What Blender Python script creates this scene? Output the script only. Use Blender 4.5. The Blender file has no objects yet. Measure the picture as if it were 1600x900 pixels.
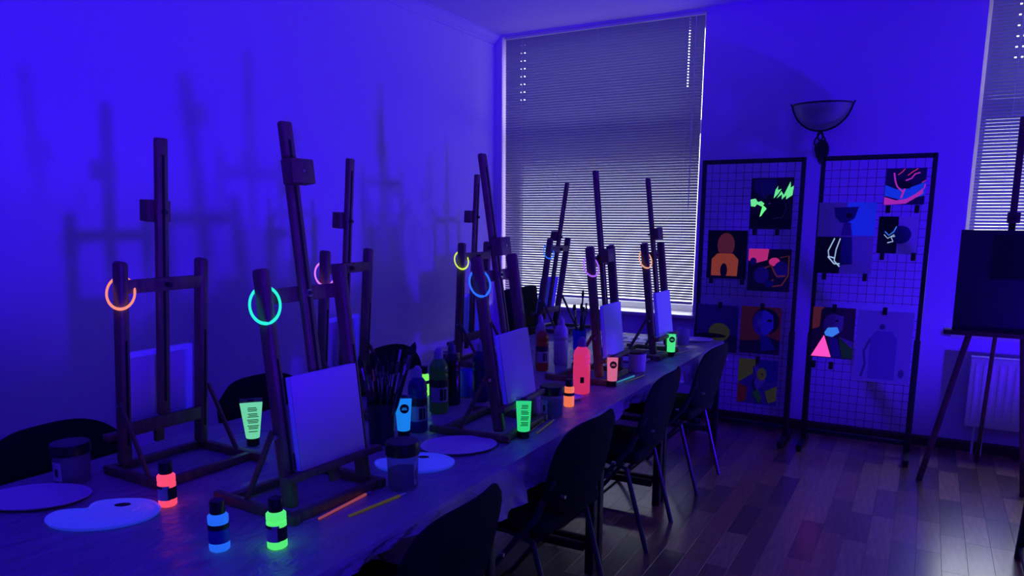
import bpy, bmesh, math, random
from mathutils import Vector, Matrix
random.seed(7)
PI = math.pi
scene = bpy.context.scene
C = scene.collection

# ------------------------------------------------------------------ camera
cd = bpy.data.cameras.new('camera'); cam = bpy.data.objects.new('camera', cd); C.objects.link(cam)
F_PX, CY_PX = 1152.3, 540.5
yaw, pitch, roll = math.radians(-29.18), math.radians(9.755), math.radians(-.28)
fw = Vector((math.sin(yaw)*math.cos(pitch), math.cos(yaw)*math.cos(pitch), -math.sin(pitch)))
rt = Vector((math.cos(yaw), -math.sin(yaw), 0)); dn = fw.cross(rt)
r2 = math.cos(roll)*rt + math.sin(roll)*dn; d2 = -math.sin(roll)*rt + math.cos(roll)*dn
cam.matrix_world = Matrix(((r2.x, -d2.x, -fw.x, 0), (r2.y, -d2.y, -fw.y, 0), (r2.z, -d2.z, -fw.z, 1.55), (0, 0, 0, 1)))
cd.sensor_width = 36; cd.lens = 36*F_PX/1600; cd.shift_y = (CY_PX-450)/1600
cd.clip_start = .02
scene.camera = cam

# ------------------------------------------------------------------ world, lamps, exposure
w = bpy.data.worlds.new('overcast'); scene.world = w; w.use_nodes = True
bg = w.node_tree.nodes['Background']; bg.inputs['Color'].default_value = (.93, .96, 1, 1); bg.inputs['Strength'].default_value = 4.5

UV = (.045, .0, 1.0)
def spot(name, loc, target, power, size, blend, radius):
    l = bpy.data.lights.new(name, 'SPOT'); o = bpy.data.objects.new(name, l); C.objects.link(o)
    o.location = loc; o.rotation_euler = (Vector(target)-Vector(loc)).to_track_quat('-Z', 'Y').to_euler()
    l.energy = power; l.color = UV; l.spot_size = math.radians(size); l.spot_blend = blend; l.shadow_soft_size = radius
    return o
spot('blacklight_flood_a', (1.6, -.4, 1.0), (-3.41, 2.4, 6.5), 660, 94, .35, .06)
spot('blacklight_flood_b', (2.35, 4.35, .46), (-.6, 4.75, 2.6), 420, 100, .5, .06)
def portal(x0, x1, z0, z1):
    l = bpy.data.lights.new('window_portal', 'AREA'); o = bpy.data.objects.new('window_portal', l); C.objects.link(o)
    l.shape = 'RECTANGLE'; l.size = x1-x0; l.size_y = z1-z0; l.cycles.is_portal = True
    o.location = ((x0+x1)/2, 6.12, (z0+z1)/2); o.rotation_euler = (-PI/2, 0, 0)
portal(-3.34, -1.58, .8, 3.09); portal(.2, 1.9, .8, 3.09)

vs = scene.view_settings
vs.view_transform = 'Standard'; vs.look = 'None'; vs.gamma = 1; vs.use_curve_mapping = False; vs.exposure = 0

# ------------------------------------------------------------------ materials
def lin(c): 
    c = c/255.; return c/12.92 if c <= .04045 else ((c+.055)/1.055)**2.4
def S(r, g, b): return (lin(r), lin(g), lin(b), 1)
MATS = {}
def mat(name, col, rough=.5, metal=0, emit=None, es=1.0, noise=0, nscale=8, bump=0, bscale=30, coat=0, stretch=None, spec=.5):
    if name in MATS: return MATS[name]
    m = bpy.data.materials.new(name); m.use_nodes = True; nt = m.node_tree; p = nt.nodes['Principled BSDF']
    p.inputs['Base Color'].default_value = (*col[:3], 1); p.inputs['Roughness'].default_value = rough; p.inputs['Metallic'].default_value = metal
    p.inputs['Specular IOR Level'].default_value = spec
    if coat: p.inputs['Coat Weight'].default_value = coat; p.inputs['Coat Roughness'].default_value = .24; p.inputs['Coat IOR'].default_value = 1.6
    if emit: p.inputs['Emission Color'].default_value = (*emit[:3], 1); p.inputs['Emission Strength'].default_value = es
    if noise or bump:
        tc = nt.nodes.new('ShaderNodeTexCoord'); mp = nt.nodes.new('ShaderNodeMapping'); nt.links.new(tc.outputs['Object'], mp.inputs['Vector'])
        if stretch: mp.inputs['Scale'].default_value = stretch
    if noise:
        n = nt.nodes.new('ShaderNodeTexNoise'); n.inputs['Scale'].default_value = nscale; n.inputs['Detail'].default_value = 6
        nt.links.new(mp.outputs[0], n.inputs['Vector'])
        r = nt.nodes.new('ShaderNodeValToRGB')
        r.color_ramp.elements[0].position = .3; r.color_ramp.elements[1].position = .7
        r.color_ramp.elements[0].color = (*[c*(1-noise) for c in col[:3]], 1); r.color_ramp.elements[1].color = (*[min(1, c*(1+noise)) for c in col[:3]], 1)
        nt.links.new(n.outputs['Fac'], r.inputs['Fac']); nt.links.new(r.outputs[0], p.inputs['Base Color'])
    if bump:
        n = nt.nodes.new('ShaderNodeTexNoise'); n.inputs['Scale'].default_value = bscale; n.inputs['Detail'].default_value = 5
        nt.links.new(mp.outputs[0], n.inputs['Vector'])
        b = nt.nodes.new('ShaderNodeBump'); b.inputs['Strength'].default_value = bump; b.inputs['Distance'].default_value = .01
        nt.links.new(n.outputs['Fac'], b.inputs['Height']); nt.links.new(b.outputs[0], p.inputs['Normal'])
    MATS[name] = m; return m
def clear(name, tint=(.9, .9, .95), opac=.25, rough=.12, body=(.6, .6, .65)):
    if name in MATS: return MATS[name]
    m = bpy.data.materials.new(name); m.use_nodes = True; nt = m.node_tree; nt.nodes.clear()
    out = nt.nodes.new('ShaderNodeOutputMaterial'); t = nt.nodes.new('ShaderNodeBsdfTransparent'); t.inputs[0].default_value = (*tint, 1)
    p = nt.nodes.new('ShaderNodeBsdfPrincipled'); p.inputs['Base Color'].default_value = (*body, 1); p.inputs['Roughness'].default_value = rough
    mx = nt.nodes.new('ShaderNodeMixShader'); mx.inputs[0].default_value = opac
    nt.links.new(t.outputs[0], mx.inputs[1]); nt.links.new(p.outputs[0], mx.inputs[2]); nt.links.new(mx.outputs[0], out.inputs[0])
    MATS[name] = m; return m
def fluo(name, srgb, es=.9, base=.5, rough=.35):
    l = S(*srgb)
    return mat(name, tuple(base*c+.02 for c in l[:3]), rough, emit=l, es=es)

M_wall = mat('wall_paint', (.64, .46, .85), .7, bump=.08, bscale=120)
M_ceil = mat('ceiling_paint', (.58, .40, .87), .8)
M_white = mat('white_gloss', (.8, .8, .78), .35)
M_frame = mat('window_white', (.78, .78, .76), .3)
M_pane = clear('window_glass', (.95, .97, 1), .05, .02, (.0, .0, .0))
M_skirt = mat('skirting_brown', (.06, .035, .02), .45, noise=.3, nscale=4)
M_wood = mat('easel_wood', (.16, .15, .055), .5, noise=.3, nscale=14, stretch=(3, 3, .6), bump=.1, bscale=40)
M_wood2 = mat('easel_wood_floor', (.10, .06, .035), .5, noise=.3, nscale=14)
M_slot = mat('slot_dark', (.006, .006, .008), .9)
M_metal = mat('steel', (.6, .6, .6), .3, 1)
M_black = mat('black_plastic', (.012, .012, .014), .45)
M_blackmetal = mat('black_metal', (.015, .015, .017), .5)
M_fabric = mat('black_fabric', (.014, .014, .016), .92, bump=.3, bscale=400, spec=.2)
M_tube = mat('chair_tube', (.10, .10, .11), .35, .6)
M_canvas = mat('canvas_white', (.66, .65, .68), .85, bump=.15, bscale=500)
M_canvasglow = mat('canvas_bright', (.66, .66, .7), .85, emit=(.004, .03, .6, 1), es=.2)  # blue lamp light on these canvases is partly put into the emission
M_edgeglow = mat('canvas_edge', (.66, .66, .7), .85, emit=(.01, .008, .6, 1), es=.5)  # edges glow in place of lamp light striking the canvas sides
M_pine = mat('stretcher_pine', (.5, .42, .34), .6)
M_label = mat('label_white', (.6, .6, .62), .5)
M_ink = mat('print_ink', (.01, .01, .015), .6)
M_plate = mat('plate_white', (.72, .72, .74), .35)
M_palf = mat('palette_fluorescent', (.7, .7, .75), .35, emit=(.014, .05, .8, 1), es=.38)
M_jar = clear('jar_clear', (.9, .9, .95), .3, .15, (.45, .45, .5))
M_lid = mat('lid_black', (.01, .01, .012), .35)
M_slat = None
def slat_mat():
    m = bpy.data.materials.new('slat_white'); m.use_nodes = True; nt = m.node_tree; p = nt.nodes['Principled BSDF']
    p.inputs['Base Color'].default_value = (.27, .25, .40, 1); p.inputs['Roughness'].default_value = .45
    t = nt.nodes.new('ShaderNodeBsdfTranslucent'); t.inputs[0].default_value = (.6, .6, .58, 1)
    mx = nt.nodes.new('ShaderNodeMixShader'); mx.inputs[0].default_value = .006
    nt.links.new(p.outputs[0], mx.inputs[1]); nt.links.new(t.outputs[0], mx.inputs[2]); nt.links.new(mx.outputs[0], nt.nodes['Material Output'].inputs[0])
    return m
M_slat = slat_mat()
def film_mat():
    m = bpy.data.materials.new('plastic_film'); m.use_nodes = True; nt = m.node_tree; p = nt.nodes['Principled BSDF']
    p.inputs['Base Color'].default_value = (.50, .49, .52, 1); p.inputs['Roughness'].default_value = .2; p.inputs['Specular IOR Level'].default_value = .6
    tc = nt.nodes.new('ShaderNodeTexCoord'); mp = nt.nodes.new('ShaderNodeMapping'); mp.inputs['Scale'].default_value = (1.6, .8, 1)
    mp.inputs['Rotation'].default_value = (0, 0, .5)
    nt.links.new(tc.outputs['Object'], mp.inputs['Vector'])
    n = nt.nodes.new('ShaderNodeTexNoise'); n.inputs['Scale'].default_value = 9; n.inputs['Detail'].default_value = 8; n.inputs['Roughness'].default_value = .6; n.inputs['Distortion'].default_value = 1.2
    nt.links.new(mp.outputs[0], n.inputs['Vector'])
    b = nt.nodes.new('ShaderNodeBump'); b.inputs['Strength'].default_value = .8; b.inputs['Distance'].default_value = .03
    nt.links.new(n.outputs['Fac'], b.inputs['Height']); nt.links.new(b.outputs[0], p.inputs['Normal'])
    t = nt.nodes.new('ShaderNodeBsdfTransparent'); mx = nt.nodes.new('ShaderNodeMixShader'); mx.inputs[0].default_value = .25
    nt.links.new(p.outputs[0], mx.inputs[1]); nt.links.new(t.outputs[0], mx.inputs[2]); nt.links.new(mx.outputs[0], nt.nodes['Material Output'].inputs[0])
    return m
M_film = film_mat()

# ------------------------------------------------------------------ mesh helpers
class B:
    def __init__(s): s.bm = bmesh.new()
    def box(s, c, d, rot=None, bev=0, seg=2):
        M = Matrix.Translation(Vector(c)) @ (rot.to_4x4() if rot else Matrix.Identity(4)) @ Matrix.Diagonal((d[0], d[1], d[2], 1))
        r = bmesh.ops.create_cube(s.bm, size=1, matrix=M)
        if bev:
            es = list({e for v in r['verts'] for e in v.link_edges})
            bmesh.ops.bevel(s.bm, geom=es, offset=bev, segments=seg, affect='EDGES', profile=.5)
        return s
    def bb(s, x0, x1, y0, y1, z0, z1, bev=0, seg=2):
        return s.box(((x0+x1)/2, (y0+y1)/2, (z0+z1)/2), (x1-x0, y1-y0, z1-z0), bev=bev, seg=seg)
    def bar(s, p0, p1, wx, wy, bev=0, up=(0, 0, 1)):
        p0, p1 = Vector(p0), Vector(p1); d = p1-p0; z = d.normalized(); a = Vector(up)
        if abs(z.dot(a)) > .95: a = Vector((1, 0, 0))
        y = z.cross(a).normalized(); x = y.cross(z)
        R = Matrix((x, y, z)).transposed()
        return s.box((p0+p1)/2, (wx, wy, d.length), rot=R, bev=bev)
    def tube(s, pts, r, seg=10, caps=True):
        pts = [Vector(p) for p in pts]; rr = r if isinstance(r, (list, tuple)) else [r]*len(pts); rings = []
        ref = None
        for i, p in enumerate(pts):
            t = (pts[min(i+1, len(pts)-1)]-pts[max(i-1, 0)]).normalized()
            if ref is None: ref = Vector((0, 0, 1)) if abs(t.z) < .9 else Vector((1, 0, 0))
            u = t.cross(ref).normalized(); v = u.cross(t); ref = v
            rings.append([s.bm.verts.new(p+(u*math.cos(2*PI*k/seg)+v*math.sin(2*PI*k/seg))*rr[i]) for k in range(seg)])
        for a, b in zip(rings, rings[1:]):
            for k in range(seg): s.bm.faces.new((a[k], a[(k+1) % seg], b[(k+1) % seg], b[k]))
        if caps: s.bm.faces.new(rings[0][::-1]); s.bm.faces.new(rings[-1])
        return s
    def lathe(s, prof, seg=24, c=(0, 0, 0), sx=1, sy=1, cap=True):
        rings = []
        for r, z in prof:
            rings.append([s.bm.verts.new((c[0]+sx*r*math.cos(2*PI*k/seg), c[1]+sy*r*math.sin(2*PI*k/seg), c[2]+z)) for k in range(seg)])
        for a, b in zip(rings, rings[1:]):
            for k in range(seg): s.bm.faces.new((a[k], a[(k+1) % seg], b[(k+1) % seg], b[k]))
        if cap: s.bm.faces.new(rings[0][::-1]); s.bm.faces.new(rings[-1])
        return s
    def torus(s, R, r, M=Matrix.Identity(4), seg=40, ms=8):
        rings = []
        for i in range(seg):
            a = 2*PI*i/seg
            rings.append([s.bm.verts.new(M @ Vector(((R+r*math.cos(2*PI*k/ms))*math.cos(a), (R+r*math.cos(2*PI*k/ms))*math.sin(a), r*math.sin(2*PI*k/ms)))) for k in range(ms)])
        for i in range(seg):
            a, b = rings[i], rings[(i+1) % seg]
            for k in range(ms): s.bm.faces.new((a[k], b[k], b[(k+1) % ms], a[(k+1) % ms]))
        return s
    def prism(s, poly, h0, h1, axis='z'):
        f = {'z': lambda u, v, h: (u, v, h), 'y': lambda u, v, h: (u, h, v), 'x': lambda u, v, h: (h, u, v)}[axis]
        a = [s.bm.verts.new(f(u, v, h0)) for u, v in poly]; b = [s.bm.verts.new(f(u, v, h1)) for u, v in poly]
        n = len(poly)
        s.bm.faces.new(a[::-1]); s.bm.faces.new(b)
        for k in range(n): s.bm.faces.new((a[k], a[(k+1) % n], b[(k+1) % n], b[k]))
        return s
    def mesh(s, name, m, smooth=True):
        bmesh.ops.recalc_face_normals(s.bm, faces=s.bm.faces)
        me = bpy.data.meshes.new(name); s.bm.to_mesh(me); s.bm.free()
        if m: me.materials.append(m)
        if smooth:
            for p in me.polygons: p.use_smooth = True
            me.set_sharp_from_angle(angle=math.radians(35))
        return me
    def build(s, name, m, parent=None, smooth=True, loc=None):
        return link(name, s.mesh(name, m, smooth), parent, loc)
def link(name, me, parent=None, loc=None):
    o = bpy.data.objects.new(name, me); C.objects.link(o)
    if parent: o.parent = parent
    if loc: o.location = loc
    return o
def tag(o, label, cat, group=None):
    o['label'] = label; o['category'] = cat
    if group: o['group'] = group
    return o
def thing(name, label, cat, loc=(0, 0, 0), rz=0, group=None):
    o = link(name, None); o.location = loc; o.rotation_euler = (0, 0, rz)
    return tag(o, label, cat, group)
def struct(o): o['kind'] = 'structure'; return o
def copy_tree(root):
    r = root.copy(); C.objects.link(r)
    for ch in root.children:
        c = ch.copy(); C.objects.link(c); c.parent = r
        for g in ch.children:
            d = g.copy(); C.objects.link(d); d.parent = c
    return r

# ------------------------------------------------------------------ the room
XL, XR, YB, YF, ZC = -3.41, 4.2, 5.77, -3.0, 3.10
W1 = (-3.335, -1.585); W2 = (.205, 1.905); WZ = (.80, 3.085); TH = .32
b = B(); b.bb(XL-.2, XR+.2, YF-.2, YB+TH, -.06, -.012)
floor = struct(b.build('floor', mat('floor_base', (.03, .018, .012), .4)))
# parquet strips, each a plank of the floor
pm = [mat('parquet_%s' % n, tuple(1.7*k for k in c), .33, noise=.25, nscale=10, stretch=(6, .7, 1), bump=.05, bscale=60, coat=1) for n, c in
      (('walnut', (.14, .08, .03)), ('oak', (.25, .155, .06)), ('dark', (.085, .05, .022)), ('reddish', (.22, .105, .042)))]
PWD = .105
plank_meshes = {}
def plank(x, y0, y1):
    L = round(y1-y0, 2); k = (L, random.randrange(4))
    if k not in plank_meshes:
        q = B(); q.bb(-PWD/2+.0004, PWD/2-.0004, .0004, L-.0004, -.012, 0, bev=.0004, seg=1); plank_meshes[k] = q.mesh('plank', pm[k[1]], False)
    link('plank', plank_meshes[k], floor, (x, y0, 0))
nx = 29
for i in range(nx):
    x = -1.5+PWD*(i+.5); y = 1.95-random.choice((0, .1, .2, .3, .4))
    while y < YB-.01:
        L = min(random.choice((.4, .45, .5, .55)), YB-y)
        if L < .1: L = YB-y
        plank(x, y, y+L); y += L
b = B()
for i in range(72):
    x = XL+PWD*(i+.5)
    if -1.5 < x < -1.5+PWD*nx:
        b.bb(x-PWD/2+.0007, x+PWD/2-.0007, YF, 1.55, -.012, -.001)
    else:
        b.bb(x-PWD/2+.0007, x+PWD/2-.0007, YF, YB, -.012, -.001)
o = b.build('plank_field', pm[0], floor, False); o['kind'] = 'stuff'
b = B(); b.bb(XL-.2, XR+.2, YF-.2, YB+TH, ZC, ZC+.1); struct(b.build('ceiling', M_ceil))
b = B(); b.bb(XL-.2, XL, YF-.2, YB+TH, -.06, ZC); struct(b.build('wall_left', M_wall))
b = B(); b.bb(XR, XR+.2, YF-.2, YB+TH, -.06, ZC); struct(b.build('wall_right', M_wall))
b = B(); b.bb(XL, XR, YF-.2, YF, -.06, ZC); struct(b.build('wall_front', M_wall))
b = B(); y0, y1 = YB, YB+TH
b.bb(XL, XR, y0, y1, -.06, WZ[0]); b.bb(XL, XR, y0, y1, WZ[1], ZC)
b.bb(XL, W1[0], y0, y1, WZ[0], WZ[1]); b.bb(W1[1], W2[0], y0, y1, WZ[0], WZ[1]); b.bb(W2[1], XR, y0, y1, WZ[0], WZ[1])
struct(b.build('wall_back', M_wall, smooth=False))
b = B(); b.bb(-30, 30, YB+.5, YB+21, -3.2, -3.0)
struct(b.build('ground', mat('courtyard_asphalt', (.03, .03, .03), .9, noise=.3, nscale=2)))  # unseen dark ground, added to cut daylight rising through the blinds
b = B(); b.bb(XL-.2, XR+.2, YB+.02, YB+TH, -3.0, -.06); struct(b.build('wall_outer', mat('facade_brick', (.12, .07, .05), .9, noise=.2, nscale=5)))
# plaster cornice along the left wall
b = B(); b.prism([(XL, 3.028), (XL+.012, 3.028), (XL+.016, 3.042), (XL+.028, 3.05), (XL+.046, 3.066), (XL+.058, 3.082), (XL+.062, 3.088), (XL+.072, 3.09), (XL+.072, ZC), (XL, ZC)], YF, YB, 'y')
for v in b.bm.verts: pass
struct(b.build('trim_1', M_ceil, smooth=False))
b = B(); b.prism([(0, 0), (-.018, 0), (-.018, .058), (-.010, .072), (0, .072)], XL, XR, 'x')
for v in b.bm.verts: v.co.y += YB
struct(b.build('baseboard_back', M_skirt, smooth=False))
b = B(); b.prism([(XL, 0), (XL+.018, 0), (XL+.018, .058), (XL+.01, .072), (XL, .072)], YF, YB, 'y')
struct(b.build('baseboard_left', M_skirt, smooth=False))

# windows with frame, transom, panes and sill
def window(n, x0, x1):
    y = YB+.22; z0, z1 = WZ; t = .06
    root = struct(link('window_%d' % n, None)); root.location = (x0, y, z0)
    W, H = x1-x0, z1-z0
    b = B(); b.bb(0, t, 0, .07, 0, H, .004); b.bb(W-t, W, 0, .07, 0, H, .004); b.bb(t, W-t, 0, .07, 0, t, .004); b.bb(t, W-t, 0, .07, H-t, H, .004)
    b.build('window_frame', M_frame, root)
    b = B(); b.bb(t, W-t, -.005, .075, 1.43, 1.53, .004); b.build('transom', M_frame, root)
    for (a, c, d, e) in ((t, W-t, t, 1.43), (t, W-t, 1.53, H-t)):
        b = B(); b.bb(a, c, .03, .036, d, e); b.build('pane', M_pane, root)
    b = B(); b.bb(-.02, W+.02, -.26, .0, -.022, .006, .004); b.build('window_sill', M_frame, root)
window(1, *W1); window(2, *W2)

# venetian blinds: each slat tilted, room-side edge high
def blind(x0, x1, label, yb=YB+.03, z_top=3.066, z_bot=.852, tilt=54):
    root = thing('venetian_blind', label, 'blind', (x0, yb, z_bot))
    W = x1-x0; p = .0212; wd = .025; t = math.radians(tilt)
    holes = [.155, .19] + [W-.115]
    def slat_mesh(cut):
        q = B(); prof = []
        for k in range(4):
            u = -wd/2+wd*k/3; cr = .0016*(1-(2*u/wd)**2)
            # room side (-y) edge is the high one
            yy = u*math.cos(t)+cr*math.sin(t); zz = -u*math.sin(t)+cr*math.cos(t)
            prof.append((yy, zz))
        xs = [0]
        for h in cut: xs += [h-.006, h+.006]
        xs.append(W)
        for i, (a, c) in enumerate(zip(xs, xs[1:])):
            for k in range(3):
                if i % 2 == 1 and k == 1: continue
                v = [q.bm.verts.new((x, prof[j][0], prof[j][1])) for x, j in ((a, k), (c, k), (c, k+1), (a, k+1))]
                q.bm.faces.new(v)
        bmesh.ops.remove_doubles(q.bm, verts=q.bm.verts, dist=1e-5)
        me = q.mesh('slat', M_slat, True); return me
    plain = slat_mesh([]); edge = slat_mesh([W-.115]); holed = slat_mesh([.15, .185, W-.115])
    n = int((z_top-z_bot-.03)/p)+1
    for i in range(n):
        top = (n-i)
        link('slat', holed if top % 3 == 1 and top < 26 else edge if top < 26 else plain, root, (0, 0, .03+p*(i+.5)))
    b = B(); b.bb(0, W, -.014, .014, 0, .022, .004); b.build('bottom_rail', M_frame, root)
    b = B(); b.bb(0, W, -.02, .02, z_top-z_bot-.004, z_top-z_bot+.018, .003); b.build('head_rail', M_frame, root)
    for x in (.168, W*.5, W-.115):
        for yy in (-.0155, .0155):
            b = B(); b.tube([(x, yy, .02), (x, yy, z_top-z_bot-.01)], .0007, 5); b.build('ladder_cord', M_frame, root)
    b = B(); b.tube([(W-.06, -.03, .75), (W-.06, -.03, z_top-z_bot-.01)], .0035, 8); b.build('tilt_wand', M_frame, root)
    return root
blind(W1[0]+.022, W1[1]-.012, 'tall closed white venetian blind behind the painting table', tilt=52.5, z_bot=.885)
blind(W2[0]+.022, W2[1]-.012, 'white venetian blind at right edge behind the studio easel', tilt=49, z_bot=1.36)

# ------------------------------------------------------------------ desks, film
T = .742
def desk(i, y0, y1, label):
    r = thing('desk', label, 'table', (-1.778, (y0+y1)/2, 0), 0, 'desks pushed together under the plastic film')
    hy = (y1-y0)/2-.004; hx = .615
    b = B(); b.bb(-hx, hx, -hy, hy, .712, .739, .003); b.build('desk_top', mat('desk_grey', (.20, .19, .19), .5), r)
    for sx in (-1, 1):
        for sy in (-1, 1):
            b = B(); b.bb(sx*.592-.02, sx*.592+.02, sy*(hy-.03)-.02, sy*(hy-.03)+.02, 0, .712, .003); b.build('leg', M_blackmetal, r)
    for sy in (-1, 1):
        b = B(); b.bb(-.56, .56, sy*(hy-.03)-.015, sy*(hy-.03)+.015, .10, .135, .003); b.build('stretcher', M_blackmetal, r)
        b = B(); b.bb(-.56, .56, sy*(hy-.03)-.015, sy*(hy-.03)+.015, .675, .711, .003); b.build('apron', M_blackmetal, r)
Yd = [.03, .98, 1.93, 2.88, 3.80, 5.035]
dl = ['black-legged desk under the film nearest the camera', 'black-legged desk under the kidney palette', 'black-legged desk under the blue tube and large oval plate',
      'black-legged desk under the big pink bottle', 'black-legged desk at the far end by the window']
for i in range(5): desk(i, Yd[i], Yd[i+1], dl[i])

def film():
    q = B(); bm = q.bm
    ys = [Yd[0]+.01+k*(Yd[-1]-Yd[0]-.02)/150 for k in range(151)]
    def over(y):   # how far the film hangs over the near edge
        base = .10+.06*math.sin(y*3.1+.4)+.03*math.sin(y*7.7)
        return max(.03, base*min(1, max(.25, (y-1.25)/.6)))
    rows = []
    for y in ys:
        row = []
        L2 = .12+.03*math.sin(y*5)
        for k in range(6, 0, -1):
            s = k/6*L2; row.append((-2.4-.004-.02*(s/L2)*(1+.6*math.sin(y*21)), y, T-.004-s))
        for k in range(25):
            x = -2.4+k*1.243/24
            row.append((x, y, T+.0008*math.sin(9*x+4*y)*math.sin(13*y)))
        L = over(y); a = .018+.022*math.sin(y*13.0+1.2*math.sin(y*4))+.012*math.sin(y*31)
        for k in range(1, 11):
            s = k/10*L; row.append((-1.157+.006*min(1, k/2)+max(.0, a+.014)*(s/L)**.8*min(1, L/.12)+.01*math.sin(y*47+k*.5)*(k/10), y+.006*math.sin(k*.7+y*9), T-.002-s*.99))
        rows.append([bm.verts.new(p) for p in row])
    for a, c in zip(rows, rows[1:]):
        for k in range(len(a)-1): bm.faces.new((a[k], a[k+1], c[k+1], c[k]))
    tag(q.build('plastic_sheet', M_film), 'crinkled clear plastic film covering the long row of desks', 'plastic sheet')
film()
TZ = T+.0015

# ------------------------------------------------------------------ easels and canvases
def easel(x, y, yw, lean, mast, fac, blk, label, ringcol, ringname, ringlabel, canvas_label, bright, rl=.555):
    rz = yw+(0 if fac > 0 else PI)
    r = thing('table_easel', label, 'easel', (x, y, TZ), rz, 'wooden tabletop easels on the long table')
    sl, cl = math.sin(lean), math.cos(lean)
    def P(l, ly, off=0, n=0): return Vector((-sl*l+cl*n, ly, .028+cl*l+sl*n))
    Rl = Matrix.Rotation(-lean, 3, 'Y')
    for s in (-1, 1):
        b = B(); b.bb(-.285, .055, s*.168-.0125, s*.168+.0125, 0, .027, .004); b.build('foot', M_wood, r)
    for xx in (.035, -.225):
        b = B(); b.bb(xx-.013, xx+.013, -.155, .155, .003, .026, .002); b.build('base_rail', M_wood, r)
    for s in (-1, 1):
        b = B(); b.box(P(.326, s*.14), (.044, .032, .65), rot=Rl, bev=.011, seg=3); u = b.build('upright', M_wood, r)
        b = B(); b.box(P(.24, s*.14, n=.0218), (.002, .007, .34), rot=Rl); b.box(P(.24, s*.14, n=-.0218), (.002, .007, .34), rot=Rl); b.build('slot', M_slot, u)
        b = B(); b.tube([P(.2, s*.15, n=0), P(.2, s*.163, n=0)], .007, 10); b.build('screw', M_metal, u)
        b = B(); b.bar(P(.215, s*.16, n=-.012), (-.16, s*.162, .02), .016, .009, .002); b.build('brace', M_wood, r)
    b = B(); b.box(P(.575, 0, n=-.014), (.012, .27, .042), rot=Rl, bev=.002); b.build('cross_bar', M_wood, r)
    b = B(); b.box(P(.118, 0, n=-.012), (.012, .27, .045), rot=Rl, bev=.002); b.build('cross_bar', M_wood, r)
    l0 = .135
    b = B(); b.box(P((mast+l0)/2, 0, n=.003), (.022, .040, mast-l0), rot=Rl, bev=.007, seg=3); m = b.build('mast', M_wood, r)
    b = B()
    for n in (.0142, -.0082): b.box(P((mast+l0)/2, 0, n=n), (.0022, .008, mast-l0-.10), rot=Rl)
    b.build('slot', M_slot, m)
    b = B(); b.tube([P(.575, 0, n=.014), P(.575, 0, n=.021)], .011, 14); b.build('washer', M_metal, m)
    b = B(); b.tube([P(.575, 0, n=.0205), P(.575, 0, n=.027)], .006, 10); b.build('knob', M_black, m)
    b = B(); b.tube([P(.575, 0, n=-.02), P(.575, 0, n=-.04)], .008, 10); b.build('knob', M_black, m)
    b = B(); b.box(P(blk, 0, n=.034), (.042, .080, .066), rot=Rl, bev=.003); k = b.build('clamp_block', M_wood, r)
    b = B(); b.tube([P(blk, 0, n=.055), P(blk, 0, n=.0575)], .0045, 10); b.build('screw', M_metal, k)
    b = B(); b.tube([P(blk, 0, n=-.008), P(blk, 0, n=-.022)], .007, 10); b.build('wing_nut', M_black, k)
    b = B(); b.box(P(.088, 0, n=.039), (.032, .36, .020), rot=Rl, bev=.004); b.build('tray', M_wood, r)
    b = B(); b.box(P(.06, 0, n=.03), (.016, .03, .045), rot=Rl, bev=.002); b.build('tray_bracket', M_wood, r)
    # canvas
    c = thing('canvas', canvas_label, 'canvas', (x, y, TZ), rz, 'small stretched canvases on the easels')
    CW, CH = .245, .258; lc = .0985+CH/2
    b = B(); b.box(P(lc, .0, n=.0323+.006), (.0045, CW, CH), rot=Rl, bev=.0015); f = b.build('canvas_face', M_canvasglow if bright else M_canvas, c)
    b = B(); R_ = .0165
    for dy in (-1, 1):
        b = B(); b.box(P(lc, dy*(CW/2-R_/2), n=.0323-.004), (.0155, R_, CH-.001), rot=Rl, bev=.001); b.build('stretcher_bar', M_edgeglow, c)
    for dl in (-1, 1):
        b = B(); b.box(P(lc+dl*(CH/2-R_/2), 0, n=.0323-.004), (.015, CW-2*R_, R_), rot=Rl, bev=.001); b.build('stretcher_bar', M_edgeglow, c)
    # glow ring round the upright on the image-left side
    s = -1 if fac > 0 else 1
    Mw = Matrix.Translation((x, y, TZ)) @ Matrix.Rotation(rz, 4, 'Z')
    pos = Mw @ P(rl, s*.14)
    q = B(); nrm = Vector((.66, -.60, .48)).normalized()
    q.torus(.0385, .0036, Matrix.Diagonal((1, 1.36, 1, 1)), 48, 8)
    o = q.build('glow_bracelet', fluo('glow_'+ringcol[0], ringcol[1], 1.0, .3), None)
    o.location = pos; o.rotation_euler = nrm.to_track_quat('Z', 'Y').to_euler()
    tag(o, ringlabel, 'glow bracelet', 'glow bracelets on the easels')
OR, GR, PK, BL, YE, VI, PO = ('orange', (255, 145, 105)), ('green', (40, 245, 190)), ('pink', (225, 120, 225)), ('blue', (40, 110, 255)), ('yellow', (220, 250, 70)), ('violet', (165, 95, 240)), ('peach', (240, 165, 120))
easel(-2.174, 1.508, -.026, .102, 1.023, -1, .80, 'table easel with orange ring, leftmost, seen from behind', OR, 'r', 'glowing orange ring on the leftmost easel', 'back of a canvas on the leftmost easel', False)
easel(-1.446, 1.513, -.057, .117, 1.045, 1, .905, 'large front table easel with mint green ring', GR, 'r', 'glowing mint green ring on the front easel', 'blank canvas on the front easel, largest in view', False)
easel(-2.20, 2.407, .036, .085, 1.026, -1, .77, 'table easel with pink ring behind the front easel', PK, 'r', 'thin pink glowing ring behind the front easel', 'back of a canvas behind the front easel', False)
easel(-1.333, 2.426, .044, .15, 1.03, 1, .68, 'table easel with large blue ring behind the green tube', BL, 'r', 'large blue ring on the middle front easel', 'blank lilac-looking canvas above the short green tube', False)
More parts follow.
